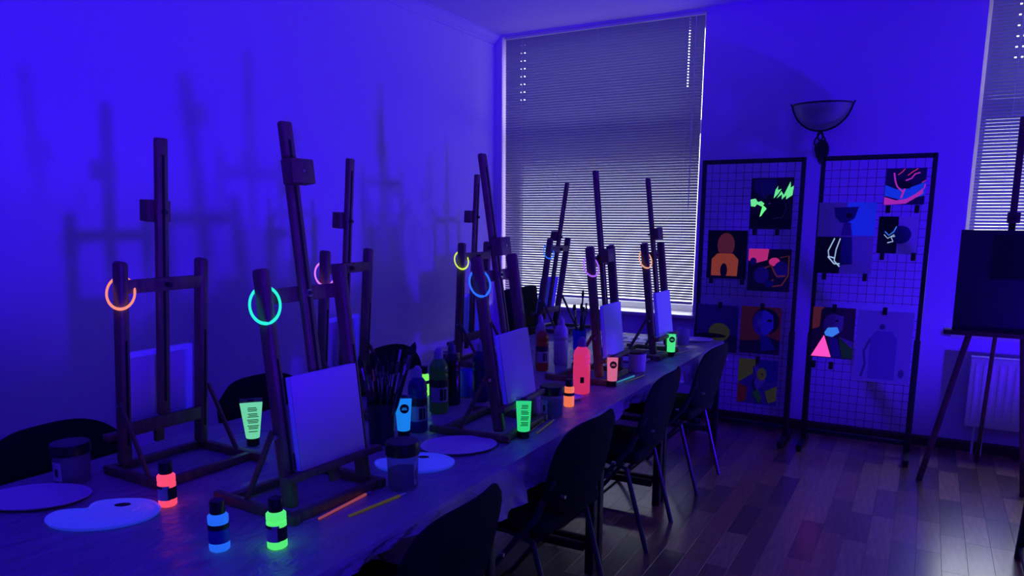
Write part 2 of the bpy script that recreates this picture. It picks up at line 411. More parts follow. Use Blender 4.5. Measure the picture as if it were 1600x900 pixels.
easel(-2.254, 3.548, .027, .049, 1.022, -1, .79, 'table easel with yellow ring near the wall corner', YE, 'r', 'glowing yellow ring near the wall corner', 'back of a canvas on the easel with yellow ring', True)
easel(-2.44, 4.90, -.024, .148, 1.048, -1, .66, 'farthest table easel with small blue ring, leaning right', BL, 'r', 'small blue ring in front of the window blind', 'back of a bright blue canvas in front of the blind', True)
easel(-1.374, 3.493, .012, .105, 1.025, 1, .60, 'table easel with violet ring in front of the blind', VI, 'r', 'violet ring in front of the window blind', 'vivid blue canvas beside the pink bottle', True)
easel(-1.348, 4.258, -.021, .123, 1.026, 1, .70, 'table easel with peach ring, last of the near row', PO, 'r', 'faint peach ring near the right window edge', 'vivid blue canvas behind the last green tube', True)

# ------------------------------------------------------------------ chairs
def make_chair(label):
    r = thing('stacking_chair', label, 'chair', (0, 0, 0), 0, 'black chairs around the long table')
    b = B(); b.box((.0, 0, .455), (.42, .46, .055), bev=.022, seg=3); b.build('seat', M_fabric, r)
    # curved padded backrest
    q = B(); bm = q.bm; NY, NZ = 14, 10
    front, back = [], []
    for j in range(NZ+1):
        v = j/NZ; rf, rb = [], []
        for i in range(NY+1):
            u = -1+2*i/NY
            V = 2*v-1; y = .25*u*(1-.22*V**4); z = .67+.18*V*(1-.2*u**4)
            x = -.235-.075*v+.045*u*u
            th = .022*(1-abs(u)**6)*(1-abs(2*v-1)**6)+.006
            rf.append(bm.verts.new((x+th, y, z))); rb.append(bm.verts.new((x-th*.6, y, z)))
        front.append(rf); back.append(rb)
    for j in range(NZ):
        for i in range(NY):
            bm.faces.new((front[j][i], front[j][i+1], front[j+1][i+1], front[j+1][i])); bm.faces.new((back[j][i], back[j+1][i], back[j+1][i+1], back[j][i+1]))
    for i in range(NY):
        bm.faces.new((front[0][i], back[0][i], back[0][i+1], front[0][i+1])); bm.faces.new((front[NZ][i], front[NZ][i+1], back[NZ][i+1], back[NZ][i]))
    for j in range(NZ):
        bm.faces.new((front[j][0], front[j+1][0], back[j+1][0], back[j][0])); bm.faces.new((front[j][NY], back[j][NY], back[j+1][NY], front[j+1][NY]))
    bk = q.build('backrest', M_fabric, r)
    for s in (-1, 1):
        b = B(); b.tube([(-.262, s*.212, .60), (-.277, s*.214, .60)], .006, 8); b.build('bolt', M_metal, bk)
        b = B(); b.tube([(.22, s*.235, .0), (-.10, s*.235, .42), (-.17, s*.23, .50), (-.235, s*.225, .66)], .0115, 10); b.build('leg', M_tube, r)
        b = B(); b.tube([(-.262, s*.21, .0), (-.15, s*.215, .40), (.0, s*.218, .437), (.17, s*.218, .437)], .0115, 10); b.build('leg', M_tube, r)
    b = B(); b.tube([(.15, -.218, .432), (.15, .218, .432)], .010, 8); b.tube([(-.13, -.235, .432), (-.13, .235, .432)], .010, 8); b.build('seat_frame', M_tube, r)
    return r
proto = make_chair('black padded chair nearest the camera, before the front easel')
near = [(-1.255, 1.50, PI+.03, 'black padded chair nearest the camera, before the front easel'), (-1.29, 2.44, PI-.04, 'black padded chair below the orange paint bottle'),
        (-1.30, 3.36, PI+.03, 'black padded chair with legs on the lit floor, third from the camera'), (-1.28, 4.24, PI-.05, 'black padded chair at far end of the near row, beside the left grid'),
        (-2.28, 1.36, .05, 'black chair back at far left behind the jar'), (-2.29, 2.26, -.04, 'black chair back between the two leftmost easels'),
        (-2.29, 3.20, .03, 'black chair back behind the green bottle and brush pot')]
for i, (x, y, a, lb) in enumerate(near):
    c = proto if i == 0 else copy_tree(proto)
    c.location = (x, y, 0); c.rotation_euler = (0, 0, a); c['label'] = lb
# taller office-style chair on the far side
r = thing('high_back_chair', 'tall black high-backed chair between easels in front of the blind', 'chair', (-2.42, 4.84, 0), .03)
b = B(); b.box((.03, 0, .46), (.44, .48, .08), bev=.03, seg=3); b.build('seat', M_fabric, r)
b = B(); b.box((-.19, 0, .80), (.06, .50, .50), rot=Matrix.Rotation(-.1, 3, 'Y'), bev=.028, seg=3); b.build('backrest', M_fabric, r)
for sx in (-.17, .2):
    for sy in (-.2, .2):
        b = B(); b.tube([(sx*1.15, sy*1.1, 0), (sx, sy, .43)], .014, 10); b.build('leg', M_tube, r)
for sy in (-.15, .15):
    b = B(); b.tube([(-.14, sy, .42), (-.185, sy, .6)], .012, 8); b.build('back_post', M_tube, r)

# ------------------------------------------------------------------ paint bottles
TOCAM = math.atan2(-1.0, .6)
def face(x, y): return math.atan2(-y, -x)   # heading towards where the viewers stand
def arc_label(b, r, z0, z1, a0, a1, n=8, t=.0006):
    vs = []
    for k in range(n+1):
        a = a0+(a1-a0)*k/n
        vs.append([b.bm.verts.new(((r+d)*math.cos(a), (r+d)*math.sin(a), z)) for d, z in ((t, z0), (t, z1), (0, z1), (0, z0))])
    for p, q in zip(vs, vs[1:]):
        for j in range(4): b.bm.faces.new((p[j], q[j], q[(j+1) % 4], p[(j+1) % 4]))
    b.bm.faces.new(vs[0][::-1]); b.bm.faces.new(vs[-1])
def small_bottle(x, y, col, label, kind=0, R=.0245, H=.128, rz=0):
    r = thing('paint_bottle', label, 'paint bottle', (x, y, TZ), face(x, y)+rz, 'small paint bottles')
    h = H*.74
    b = B(); b.lathe([(R*.85, 0), (R, .003), (R, h*.72), (R*.93, h*.73), (R*.93, h*.76), (R, h*.78), (R*1.0, h*.93), (R*.75, h), (R*.62, h+.001)]); b.build('bottle_body', col, r)
    b = B(); b.lathe([(R*.72, h), (R*.76, h+.003), (R*.74, H-.002), (R*.68, H)], 20); b.build('cap', M_lid, r)
    if kind == 0:
        b = B(); arc_label(b, R, h*.22, h*.66, -1.35, .25, 10); b.build('label_band', mat('label_lilac', (.5, .5, .55), .5), r)
        b = B(); arc_label(b, R+.0007, h*.24, h*.60, .05, 1.3, 8); arc_label(b, R+.0007, h*.58, h*.66, -1.5, -.5, 6); b.build('dark_print', M_ink, r)
    elif kind == 1:
        b = B(); arc_label(b, R, h*.60, h*.74, -PI*.98, PI*.98, 28); b.build('dark_band', M_ink, r)
        b = B(); arc_label(b, R, h*.24, h*.60, -1.5, 1.5, 14); b.build('label_band', mat('label_blue', (.03, .06, .5), .5), r)
    else:
        b = B(); arc_label(b, R, h*.55, h*.70, -PI*.98, PI*.98, 28); b.build('dark_band', M_ink, r)
f_pink = fluo('fluo_pink', (255, 78, 105), .95); f_blue = fluo('fluo_blue', (35, 110, 245), .8); f_green = fluo('fluo_green', (85, 240, 110), .95); f_or = fluo('fluo_orange', (240, 118, 70), .95); f_yg = fluo('fluo_yellowgreen', (125, 250, 85), 1.0)
small_bottle(-1.824, 1.263, f_pink, 'small glowing pink paint bottle beside the kidney palette', 0)
small_bottle(-1.461, 1.142, f_blue, 'small blue paint bottle with dark cap at table front', 1)
small_bottle(-1.349, 1.223, f_green, 'small glowing green paint bottle in front of the front easel', 0)
small_bottle(-1.313, 2.865, f_or, 'small glowing orange paint bottle near the table edge', 2, .023, .121)
r_ = small_bottle(-1.978, 2.711, f_yg, 'small yellow-green paint bottle half hidden behind the green bottle', 2, .023, .139)

def big_bottle(x, y, body, label, capm, prints=True, R=.038, H=.27, rz=0, rot=0):
    r = thing('paint_bottle', label, 'paint bottle', (x, y, TZ), face(x, y)+rz, 'large paint bottles')
    k = R; pr = [(k*.9, 0), (k, .006), (k, H*.50), (k*.95, H*.515), (k*.95, H*.53), (k, H*.545), (k, H*.585), (k*.95, H*.60), (k*.95, H*.615), (k, H*.63), (k*.98, H*.70), (k*.86, H*.76), (k*.62, H*.81), (k*.45, H*.835)]
    b = B(); b.lathe(pr, 28); b.build('bottle_body', body, r)
    b = B(); b.lathe([(k*.47, H*.83), (k*.5, H*.84), (k*.46, H*.95), (k*.30, H*.97), (k*.22, H)], 20); b.build('cap', capm, r)
    if prints:
        b = B(); arc_label(b, k, H*.18, H*.49, -.9, 1.1, 12); b.build('label_band', mat('label_grey', (.33, .33, .38), .5), r)
        b = B(); arc_label(b, k+.0008, H*.41, H*.52, -1.3, 1.1, 12); arc_label(b, k+.0008, H*.21, H*.38, .1, .45, 4); arc_label(b, k+.0008, H*.21, H*.38, .55, .8, 4); b.build('dark_print', M_ink, r)
capW = mat('cap_milky', (.42, .42, .5), .4)
big_bottle(-1.37, 3.126, fluo('fluo_hotpink', (235, 52, 105), .68), 'large glowing pink paint bottle beside the orange bottle', mat('cap_mauve', (.30, .2, .42), .4), False, .040, .266)
b = B(); arc_label(b, .0402, .055, .083, -.15, .3, 5); 
o = b.build('print_patch', M_ink, [q for q in bpy.data.objects if q.get('label', '').startswith('large glowing pink paint')][0])
big_bottle(-1.747, 2.498, mat('paint_green', (.03, .11, .025), .3, emit=(.001, .008, .002, 1), es=.6), 'large dark green paint bottle with grey label', capW, True, .0405, .277)
big_bottle(-1.70, 2.76, mat('paint_navy', (.01, .012, .10), .3), 'large navy blue paint bottle left of the blue-ring easel', capW, False, .039, .274)
big_bottle(-1.655, 2.225, mat('paint_blue', (.01, .02, .16), .3), 'dark blue paint bottle behind the blue tube', capW, True, .037, .255)
big_bottle(-1.768, 3.502, mat('paint_red', (.10, .012, .012), .3, emit=(.02, .002, .002, 1), es=.5), 'large dark red paint bottle behind the middle canvas', capW, True, .034, .262)
big_bottle(-1.759, 3.716, mat('paint_white', (.5, .5, .6), .35), 'large white paint bottle beside the dark red bottle', capW, False, .040, .268)
big_bottle(-1.775, 2.64, mat('paint_black', (.008, .008, .01), .25), 'black paint bottle behind the green bottle', mat('cap_grey', (.12, .12, .2), .4), False, .036, .275)
big_bottle(-1.83, 3.60, mat('paint_beige', (.35, .32, .36), .35), 'slim pale squeeze bottle left of the red bottle', capW, False, .028, .29)

# ------------------------------------------------------------------ paint tubes standing on their caps
def paint_tube(x, y, col, label, badge, Wt=.062, H=.16, rz=0):
    r = thing('paint_tube', label, 'paint tube', (x, y, TZ), face(x, y)+PI/2+rz, 'fluorescent paint tubes')
    # local x = width, local -y faces the viewer
    b = B(); b.lathe([(.021, 0), (.0225, .002), (.0225, .026), (.021, .028)], 24); b.build('cap', M_lid, r)
    q = B(); rings = []; n = 24; top = H
    for k in range(9):
        v = k/8; z = .028+(top-.016-.028)*v; rx = .0235+(Wt/2-.0235)*v; ry = .0235*(1-v)**.8+.0022
        rings.append([q.bm.verts.new((rx*math.cos(2*PI*j/n), ry*math.sin(2*PI*j/n), z)) for j in range(n)])
    for a, c in zip(rings, rings[1:]):
        for j in range(n): q.bm.faces.new((a[j], a[(j+1) % n], c[(j+1) % n], c[j]))
    q.bm.faces.new(rings[0][::-1]); q.bm.faces.new(rings[-1]); q.build('tube_body', col, r)
    b = B(); b.bb(-Wt/2, Wt/2, -.0022, .0022, H-.0165, H, .001); b.build('crimp', M_jar, r)
    b = B(); b.bb(-.011, .011, -.003, .003, H-.0105, H-.006); b.build('hang_slot', M_ink, r)
    sl = (.0235-.0022)/(H-.044)
    def fy(z): v = (z-.028)/(H-.044); return -(.0235*(1-v)**.8+.0022)-.0006
    b = B()
    if badge:
        zc = H*.68; R = .017; q0 = [b.bm.verts.new((.004+R*math.cos(2*PI*j/20), fy(zc+R*math.sin(2*PI*j/20))-.0008, zc+R*math.sin(2*PI*j/20))) for j in range(20)]
        q1 = [b.bm.verts.new((v.co.x, v.co.y+.004, v.co.z)) for v in q0]
        b.bm.faces.new(q0)
        for j in range(20): b.bm.faces.new((q0[j], q1[j], q1[(j+1) % 20], q0[(j+1) % 20]))
        b.build('round_badge', M_ink, r)
        b = B()
        for i, ww in enumerate((.011, .014)): b.box((.004, fy(zc)-.0022, zc+.003-.006*i), (ww*1.4, .0012, .0022))
        b.build('badge_lettering', col, r)
    else:
        z = H*.80; i = 0
        while z > .05:
            if i % 4 != 3: b.box((.004+random.uniform(-.002, .001), fy(z), z), (Wt*(.5-.0*i)*random.uniform(.75, 1), .0012, .0026), rot=Matrix.Rotation(.0, 3, 'X'))
            z -= .0052; i += 1
        b.build('small_print', mat('print_dark_green', (.01, .06, .03), .6), r)
t_mint = fluo('fluo_mint', (115, 225, 165), .85); t_grn = fluo('fluo_emerald', (50, 225, 125), .85); t_cy = fluo('fluo_cyan', (25, 135, 235), .85); t_ro = fluo('fluo_rose', (225, 110, 140), .8); t_gr3 = fluo('fluo_lime', (75, 240, 130), .9)
paint_tube(-2.063, 1.783, t_mint, 'pale mint green paint tube right of the leftmost easel', False, .078, .172)
paint_tube(-1.653, 2.132, t_cy, 'bright blue paint tube beside the brush pot', True, .064, .163)
paint_tube(-1.262, 2.352, t_grn, 'green paint tube standing below the middle canvas', False, .058, .156)
paint_tube(-1.298, 3.335, t_ro, 'salmon pink paint tube beside the vivid blue canvas', True, .054, .158)
paint_tube(-1.292, 4.27, t_gr3, 'farthest lime green paint tube under the last canvas', True, .052, .150)

# ------------------------------------------------------------------ plates and palettes
def plate(x, y, a, bb, label, m, rz=0, z=0, name='oval_plate'):
    b = B(); prof = [(.02, .0035), (.80, .0035), (.86, .0045), (.93, .010), (1.0, .0115), (1.0, .0095), (.93, .007), (.86, 0), (.02, 0)]
    b.lathe(prof, 48, sx=a, sy=bb)
    for v in b.bm.verts: pass
    o = b.build(name, m); o.location = (x, y, TZ+z); o.rotation_euler = (0, 0, rz)
    return tag(o, label, 'plate', 'oval plates on the film')
plate(-2.19, 1.10, .15, .105, 'large oval white plate at the left edge', M_plate, .55)
plate(-1.405, 2.128, .138, .108, 'large flat oval plate in front of the blue-ring easel', M_plate, .75)
plate(-1.335, 4.93, .125, .085, 'pale oval plate at far end of the table', M_plate, .3)
plate(-1.44, 4.02, .10, .075, 'white plate behind the dark-topped cup', M_plate, .4)
plate(-1.385, 2.985, .08, .06, 'small pale plate behind the orange paint bottle', M_plate, .4)
def kidney(x, y, rz, label, sc=1, scy=1):
    root = thing('kidney_palette', label, 'palette', (x, y, TZ), rz, 'kidney-shaped plastic palettes')
    def out(s=1.0, n=56):
        p = []
        for k in range(n):
            a = 2*PI*k/n; rr = 1-.42*math.exp(-((a-2.4)/.28)**2)+.05*math.exp(-((a-1.1)/.4)**2)
            p.append((s*rr*math.cos(a)*.145*sc, s*rr*math.sin(a)*.106*sc*scy))
        return p
    q = B(); n = 56; R = []; hole_c = (.022*sc, .068*sc*scy)
    for s, z in ((.97, 0), (1.0, .006), (1.0, .009), (.95, .009), (.90, .004)): R.append([q.bm.verts.new((u, v, z)) for u, v in out(s)])
    for a, c in zip(R, R[1:]):
        for j in range(n): q.bm.faces.new((a[j], a[(j+1) % n], c[(j+1) % n], c[j]))
    q.bm.faces.new(R[0][::-1]); q.bm.faces.new(R[-1]); q.build('palette_body', M_palf, root)
    b = B(); b.lathe([(1, .0035), (1, .0052)], 24, (hole_c[0], hole_c[1], 0), .022*sc, .013*sc); b.build('thumb_hole', M_ink, root)
    for k in range(7):
        a = 3.5+k*.62; b = B(); b.torus(.019*sc, .0014, Matrix.Translation((.092*sc*math.cos(a), .052*sc*math.sin(a), .0042)), 24, 6); b.build('paint_well', M_palf, root)
    return root
kidney(-1.905, 1.125, .62, 'glowing blue kidney palette at front left of the table')
kidney(-1.43, 1.90, .50, 'glowing blue oval palette behind the black-lidded jar', .92)

# ------------------------------------------------------------------ jars and cups
def jar(x, y, R, H, label, lid=True, m=M_jar, lab=None, water=True, rz=0):
    r = thing('jar' if lid else 'cup', label, 'jar' if lid else 'cup', (x, y, TZ), face(x, y)+rz, 'jars and cups on the table')
    hb = H*.78 if lid else H
    b = B(); b.lathe([(R*.86, .0), (R*.9, .003), (R*.97, hb), (R*.95, hb), (R*.88, .005), (.002, .005)], 32, cap=False); b.build('jar_body' if lid else 'cup_body', m, r)
    if water: 
        b = B(); b.lathe([(R*.84, .006), (R*.90, hb*.5)], 28); b.build('liquid', clear('murky_water', (.6, .6, .7), .45, .2, (.12, .12, .16)), r)
    if lid:
        b = B(); b.lathe([(R*.98, hb*.93), (R*1.03, hb*.94), (R*1.03, H-.004), (R*.98, H)], 32); b.build('lid', M_lid, r)
    if lab:
        b = B(); arc_label(b, R*.95, hb*.15, hb*.75, *lab, 8); b.build('paper_label', M_label, r)
        b = B(); arc_label(b, R*.95+.0008, hb*.3, hb*.55, lab[0]*.6+lab[1]*.4, lab[0]*.3+lab[1]*.7, 4); b.build('dark_print', M_ink, r)
    return r
jar(-2.253, 1.245, .055, .124, 'clear jar with dark lid before the leftmost chair', True, M_jar, (-1.3, -.6))
jar(-1.333, 1.711, .050, .146, 'clear jar with black lid in front of the brush pot', True, M_jar, (.75, .95))
jar(-1.303, 2.674, .050, .132, 'clear dark-lidded jar below the middle canvas edge', True, M_jar, (-1.1, -.4))
jar(-1.99, 2.93, .052, .165, 'milky jar with dark lid behind the yellow-green bottle', True, clear('jar_milky', (.9, .9, .95), .7, .3, (.6, .6, .65)), None, False)
jar(-1.312, 3.731, .050, .108, 'white cup with dark rim below the vivid blue canvas', False, mat('cup_white', (.55, .55, .58), .4), None, False)
b = B(); b.lathe([(.047, .100), (.0505, .102), (.0505, .110), (.03, .112)], 28); o = b.build('dark_contents', mat('dark_paint', (.03, .008, .008), .5), [q for q in bpy.data.objects if q.get('label', '').startswith('white cup with dark rim')][0])
jar(-1.335, 4.669, .042, .115, 'clear plastic cup beside the farthest green tube', False, M_jar)
jar(-1.80, 2.80, .034, .122, 'light blue plastic cup left of the navy bottle', False, clear('cup_blue', (.4, .55, 1), .6, .3, (.15, .3, .8)))

# ------------------------------------------------------------------ brush pots and brushes
def pot(x, y, R, H, m, label):
    b = B(); b.lathe([(R*.85, 0), (R, H), (R*.95, H), (R*.8, .006), (.002, .006)], 28, cap=False); o = b.build('brush_pot', m); o.location = (x, y, TZ); tag(o, label, 'brush pot', 'brush pots'); return o
pot(-1.682, 2.04, .052, .15, mat('pot_dark', (.012, .012, .03), .4), 'dark cup crammed with paintbrushes beside the front easel')
pot(-1.86, 4.20, .045, .125, clear('pot_blue', (.25, .35, 1), .55, .3, (.05, .12, .8)), 'translucent blue cup of brushes in front of the blind')
hand = [mat('handle_black', (.01, .01, .012), .3), mat('handle_plum', (.05, .012, .02), .3), mat('handle_navy', (.012, .015, .06), .3)]
M_bris = mat('bristle_dark', (.012, .010, .009), .8); M_brisL = mat('bristle_white', (.5, .5, .52), .8); M_fer = mat('ferrule', (.28, .28, .3), .25, 1)
bm_cache = {}
def brush(base, d, L, kind, hm, label, group, wid=1.0, bristle=None, name='paintbrush'):
    r = thing(name, label, 'paintbrush', base, 0, group); d = Vector(d).normalized(); r.rotation_euler = d.to_track_quat('Z', 'Y').to_euler()
    b = B(); b.tube([(0, 0, 0), (0, 0, L*.35), (0, 0, L*.72)], [.0018, .0042*wid, .003*wid], 8); b.build('handle', hm, r)
    b = B(); b.tube([(0, 0, L*.71), (0, 0, L*.86)], [.0034*wid, .0045*wid], 8); b.build('ferrule', M_fer, r)
    b = B()
    pr = [(.0043*wid, L*.855), (.0065*wid, L*.90), (.005*wid, L*.95), (.0008, L)] if kind == 0 else [(.0045*wid, L*.855), (.007*wid, L*.92), (.0072*wid, L*.98), (.006*wid, L*.985)]
    b.lathe(pr, 8, sx=1, sy=1 if kind == 0 else .4); b.build('bristles', bristle or M_bris, r)
gA = 'brushes in the dark pot beside the front easel'
lA = ['paintbrush standing in the dark pot beside the front easel']
for i in range(15):
    a = i*2.4; rr = .030*math.sqrt((i+.5)/15)
    tx, ty = math.cos(a)*rr*1.0, math.sin(a)*rr
    dx, dy = math.cos(a)*.05*math.sqrt(i/15)*3.0, math.sin(a)*.05*math.sqrt(i/15)*3.0
    L = random.uniform(.28, .36)
    brush((-1.682+tx*.55, 2.04+ty*.55, TZ+.012), (dx+.03, dy+.02, .5), L, i % 2, hand[i % 3], lA[0], gA, random.choice((1, 1.2, 1.6)), M_brisL if i in (3, 8) else None)
brush((-1.672, 2.05, TZ+.014), (.085, .10, .40), .37, 0, hand[0], 'largest mop brush leaning right out of the dark pot', None, 2.3)
for i in range(6):
    a = i*2.4+.5; rr = .02
    brush((-1.86+math.cos(a)*rr*.5, 4.20+math.sin(a)*rr*.5, TZ+.012), (math.cos(a)*.06, math.sin(a)*.06, .5), .26+.015*(i % 3), i % 2, hand[i % 3], 'paintbrush standing in the translucent blue cup', 'brushes in the blue cup', 1.3)
brush((-1.85, 4.19, TZ+.012), (.01, .015, .5), .37, 0, hand[0], 'tall thin brush rising above the others in front of the blind', None, 1.4)
def lying(p0, p1, name, label, m, cat, tipm=None, r0=.0038, emit=None):
    r = thing(name, label, cat, (p0[0], p0[1], TZ+r0), 0)
    d = Vector((p1[0]-p0[0], p1[1]-p0[1], 0)); L = d.length; r.rotation_euler = d.to_track_quat('Z', 'Y').to_euler()
    b = B(); b.tube([(0, 0, 0), (0, 0, L*.88)], [r0*.8, r0], 8); b.build('handle' if cat == 'paintbrush' else 'shaft', m, r)
    b = B(); b.tube([(0, 0, L*.88), (0, 0, L)], [r0, r0*.4], 8); b.build('tip', tipm or M_fer, r)
lying((-1.375, 1.395), (-1.385, 1.625), 'paintbrush', 'glowing salmon brush lying in front of the front easel base', fluo('fluo_salmon', (175, 75, 85), .6), 'paintbrush', mat('tip_lilac', (.4, .35, .45), .5), .0045)
lying((-1.317, 1.449), (-1.287, 1.664), 'pencil', 'yellow pencil lying near the front table edge', mat('pencil_yellow', (.28, .22, .02), .4, emit=(.06, .045, .002, 1), es=.8), 'pencil', mat('tip_white', (.7, .7, .7), .5), .0045)
lying((-1.238, 2.411), (-1.265, 2.62), 'pencil', 'olive pencil lying by the green tube', mat('pencil_olive', (.2, .17, .04), .4, emit=(.025, .02, .003, 1), es=.8), 'pencil', M_brisL, .0045)
lying((-1.27, 2.40), (-1.295, 2.60), 'paintbrush', 'dark brush lying behind the olive pencil', hand[1], 'paintbrush', None, .004)
lying((-1.300, 3.40), (-1.275, 3.62), 'paintbrush', 'brush with glowing turquoise handle beside the salmon tube', fluo('fluo_teal', (40, 150, 165), .6), 'paintbrush', None, .0045)
lying((-1.265, 3.42), (-1.235, 3.66), 'paintbrush', 'dark brush lying right of the turquoise brush', hand[0], 'paintbrush', None, .0045)
lying((-1.285, 4.34), (-1.235, 4.58), 'paintbrush', 'pale brush lying in front of the farthest green tube', mat('handle_pale', (.4, .38, .3), .4), 'paintbrush', None, .0045)
# patterned paper at the far end of the table
r = thing('printed_paper', 'white patterned paper lying at the far table end', 'paper', (-1.70, 4.78, TZ), .1)
b = B(); b.bb(-.24, .24, -.13, .13, 0, .001); b.build('sheet', mat('paper_white', (.75, .75, .76), .35), r)
for i in range(5):
    b = B(); cx = -.17+.085*i; b.prism([(cx-.03, -.02), (cx+.01, -.06), (cx+.035, .0), (cx+.015, .05), (cx-.02, .03)], .001, .0016); b.build('printed_shape', mat('print_blue', (.05, .07, .4), .5), r)

# ------------------------------------------------------------------ grid display stands with paintings
YG = 5.38
def grid_stand(x0, x1, label):
    r = thing('grid_stand', label, 'display stand', ((x0+x1)/2, YG, 0)); hw = (x1-x0)/2; zt = 1.968
    for s in (-1, 1):
        b = B(); b.bb(s*hw-.014, s*hw+.014, -.012, .012, .10, zt, .002); b.build('post', M_blackmetal, r)
        b = B(); b.bb(s*hw-.019, s*hw+.019, -.018, .018, .03, .79, .003); p = b.build('socket_post', M_blackmetal, r)
        b = B(); b.bb(s*hw-.018, s*hw+.018, -.215, .17, .015, .045, .004)
        for yy in (-.2, .155): b.lathe([(.014, 0), (.016, .003), (.016, .016)], 12, (s*hw, yy, 0))
        b.build('foot', M_blackmetal, r)
    b = B(); b.bb(-hw, hw, -.012, .012, zt-.03, zt, .002); b.build('top_bar', M_blackmetal, r)
    b = B(); b.bb(-hw, hw, -.012, .012, .085, .115, .002); b.build('bottom_bar', M_blackmetal, r)
    vw = B().tube([(0, 0, 0), (0, 0, .93)], .0016, 6).mesh('wire', M_blackmetal); vw2 = B().tube([(0, 0, 0), (0, 0, .845)], .0016, 6).mesh('wire', M_blackmetal)
    hwire = B().tube([(-hw, 0, 0), (hw, 0, 0)], .0016, 6).mesh('wire', M_blackmetal)
    n = 12
    for i in range(1, n):
        x = -hw+2*hw*i/n
        link('wire', vw, r, (x, 0, 1.01)); link('wire', vw2, r, (x, 0, .11))
    z = .165
    while z < zt-.05:
        if not (.955 < z < 1.005): link('wire', hwire, r, (0, -.003, z))
        z += .0535
grid_stand(-1.437, -.772, 'black wire grid stand with six pictures, left of the wall lamp')
grid_stand(-.650, -.006, 'black wire grid stand with five pictures, right of the wall lamp')
def painting(x0, x1, z0, z1, bgm, shapes, label, clips=(), tilt=0, name='painting', th=.004):
    yy = YG-.022
    r = thing(name, label, 'painting', (x0, yy, z0), 0, 'pictures clipped to the grid stands'); W, H = x1-x0, z1-z0
    b = B(); b.bb(0, W, 0, th, 0, H); b.build('board', bgm, r)
    for i, (poly, m) in enumerate(shapes):
        b = B(); k = .0004*(i+1)
        b.prism([(u*W, v*H) for u, v in poly], -k, -.0001, 'y'); b.build('paint_area', m, r, False)
    for u, v in clips:
        b = B(); b.bb(u*W-.014, u*W+.014, -.007, .012, v*H-.025, v*H+.025, .003); b.build('clip', M_black, r)
    return r
def ell(cx, cy, rx, ry, n=18, a0=0): return [(cx+rx*math.cos(2*PI*k/n+a0), cy+ry*math.sin(2*PI*k/n+a0)) for k in range(n)]
def stroke(pts, w):
    L, R = [], []
    for i, p in enumerate(pts):
        a = pts[max(i-1, 0)]; c = pts[min(i+1, len(pts)-1)]; dx, dy = c[0]-a[0], c[1]-a[1]; d = math.hypot(dx, dy) or 1
        L.append((p[0]-dy/d*w, p[1]+dx/d*w)); R.append((p[0]+dy/d*w, p[1]-dx/d*w))
    return L+R[::-1]
k_dark = mat('paint_charcoal', (.035, .035, .03), .7); k_black = mat('paint_jet', (.008, .008, .01), .7); k_violet = mat('paint_violet', (.10, .06, .25), .7)
e_lime = fluo('paint_glow_lime', (110, 240, 140), .9); e_or = fluo('paint_glow_orange', (150, 62, 30), .6, .3); e_dor = fluo('paint_dull_orange', (80, 28, 34), .7, .3)
e_pk = fluo('paint_glow_pink', (200, 45, 120), .7, .3); e_hot = fluo('paint_glow_hotpink', (235, 70, 190), .95, .3); e_mag = fluo('paint_glow_magenta', (175, 40, 170), .8, .3)
e_bl = fluo('paint_glow_blue', (20, 60, 240), .55, .3); e_cy = fluo('paint_glow_azure', (60, 130, 240), .8, .3); e_wh = fluo('paint_glow_white', (170, 200, 230), .8, .3)
k_grey = mat('paint_grey', (.16, .16, .16), .7); k_lil = mat('paint_lilac', (.25, .25, .32), .7); k_red = fluo('paint_red_area', (50, 8, 16), .5, .3); k_ol = fluo('paint_olive_area', (48, 46, 14), .5, .3)
k_nav = mat('paint_navy_area', (.03, .035, .16), .7); k_gn = fluo('paint_darkgreen_area', (10, 32, 28), .5, .3); k_paper = mat('paper_sheet', (.62, .62, .66), .8)
# picture 1: dark board with green lightning
painting(-1.102, -.823, 1.490, 1.837, k_dark, [
    ([(.08, .98), (.08, .75), (.30, .60), (.42, .70), (.62, .62), (.60, .98)], k_nav),
    (ell(.55, .38, .30, .22), k_black), ([(.02, .05), (.98, .05), (.98, .22), (.60, .16), (.30, .30), (.02, .30)], k_black),
    ([(.0, .58), (.02, .45), (.12, .44), (.16, .49), (.28, .44), (.34, .50), (.26, .55), (.18, .53), (.12, .60)], e_lime),
    ([(.30, .47), (.38, .42), (.31, .33), (.24, .24), (.28, .26), (.34, .34), (.40, .40)], e_lime),
    ([(.55, .60), (.58, .76), (.64, .84), (.63, .76), (.72, .78), (.64, .68)], e_lime),
    ([(.62, .60), (.72, .74), (.78, .66), (.92, .92), (.93, .80), (1.0, .84), (.98, .66), (.84, .58), (.84, .66), (.74, .58), (.74, .68)], e_lime),
    (stroke([(.22, .90), (.28, .72), (.36, .60)], .008), k_grey), (stroke([(.36, .66), (.48, .72), (.56, .90)], .008), k_grey), (ell(.46, .50, .03, .012), k_paper), (stroke([(.82, .50), (.86, .40), (.78, .24), (.55, .20)], .008), k_grey)],
    'dark picture with bright green lightning bolts on left grid', ((.14, -.05), (.68, -.05)))
# picture 2: plain warm mound on black (stand-in)
painting(-1.383, -1.106, 1.138, 1.479, k_black, [
    (ell(.47, .70, .22, .25), e_dor), ([(.12, .06), (.12, .40), (.26, .52), (.66, .52), (.80, .40), (.78, .06)], e_or), (ell(.44, .17, .09, .15), k_black)],
    'black picture with orange shapes at left of left grid', ((.13, -.04), (.92, -.04)))
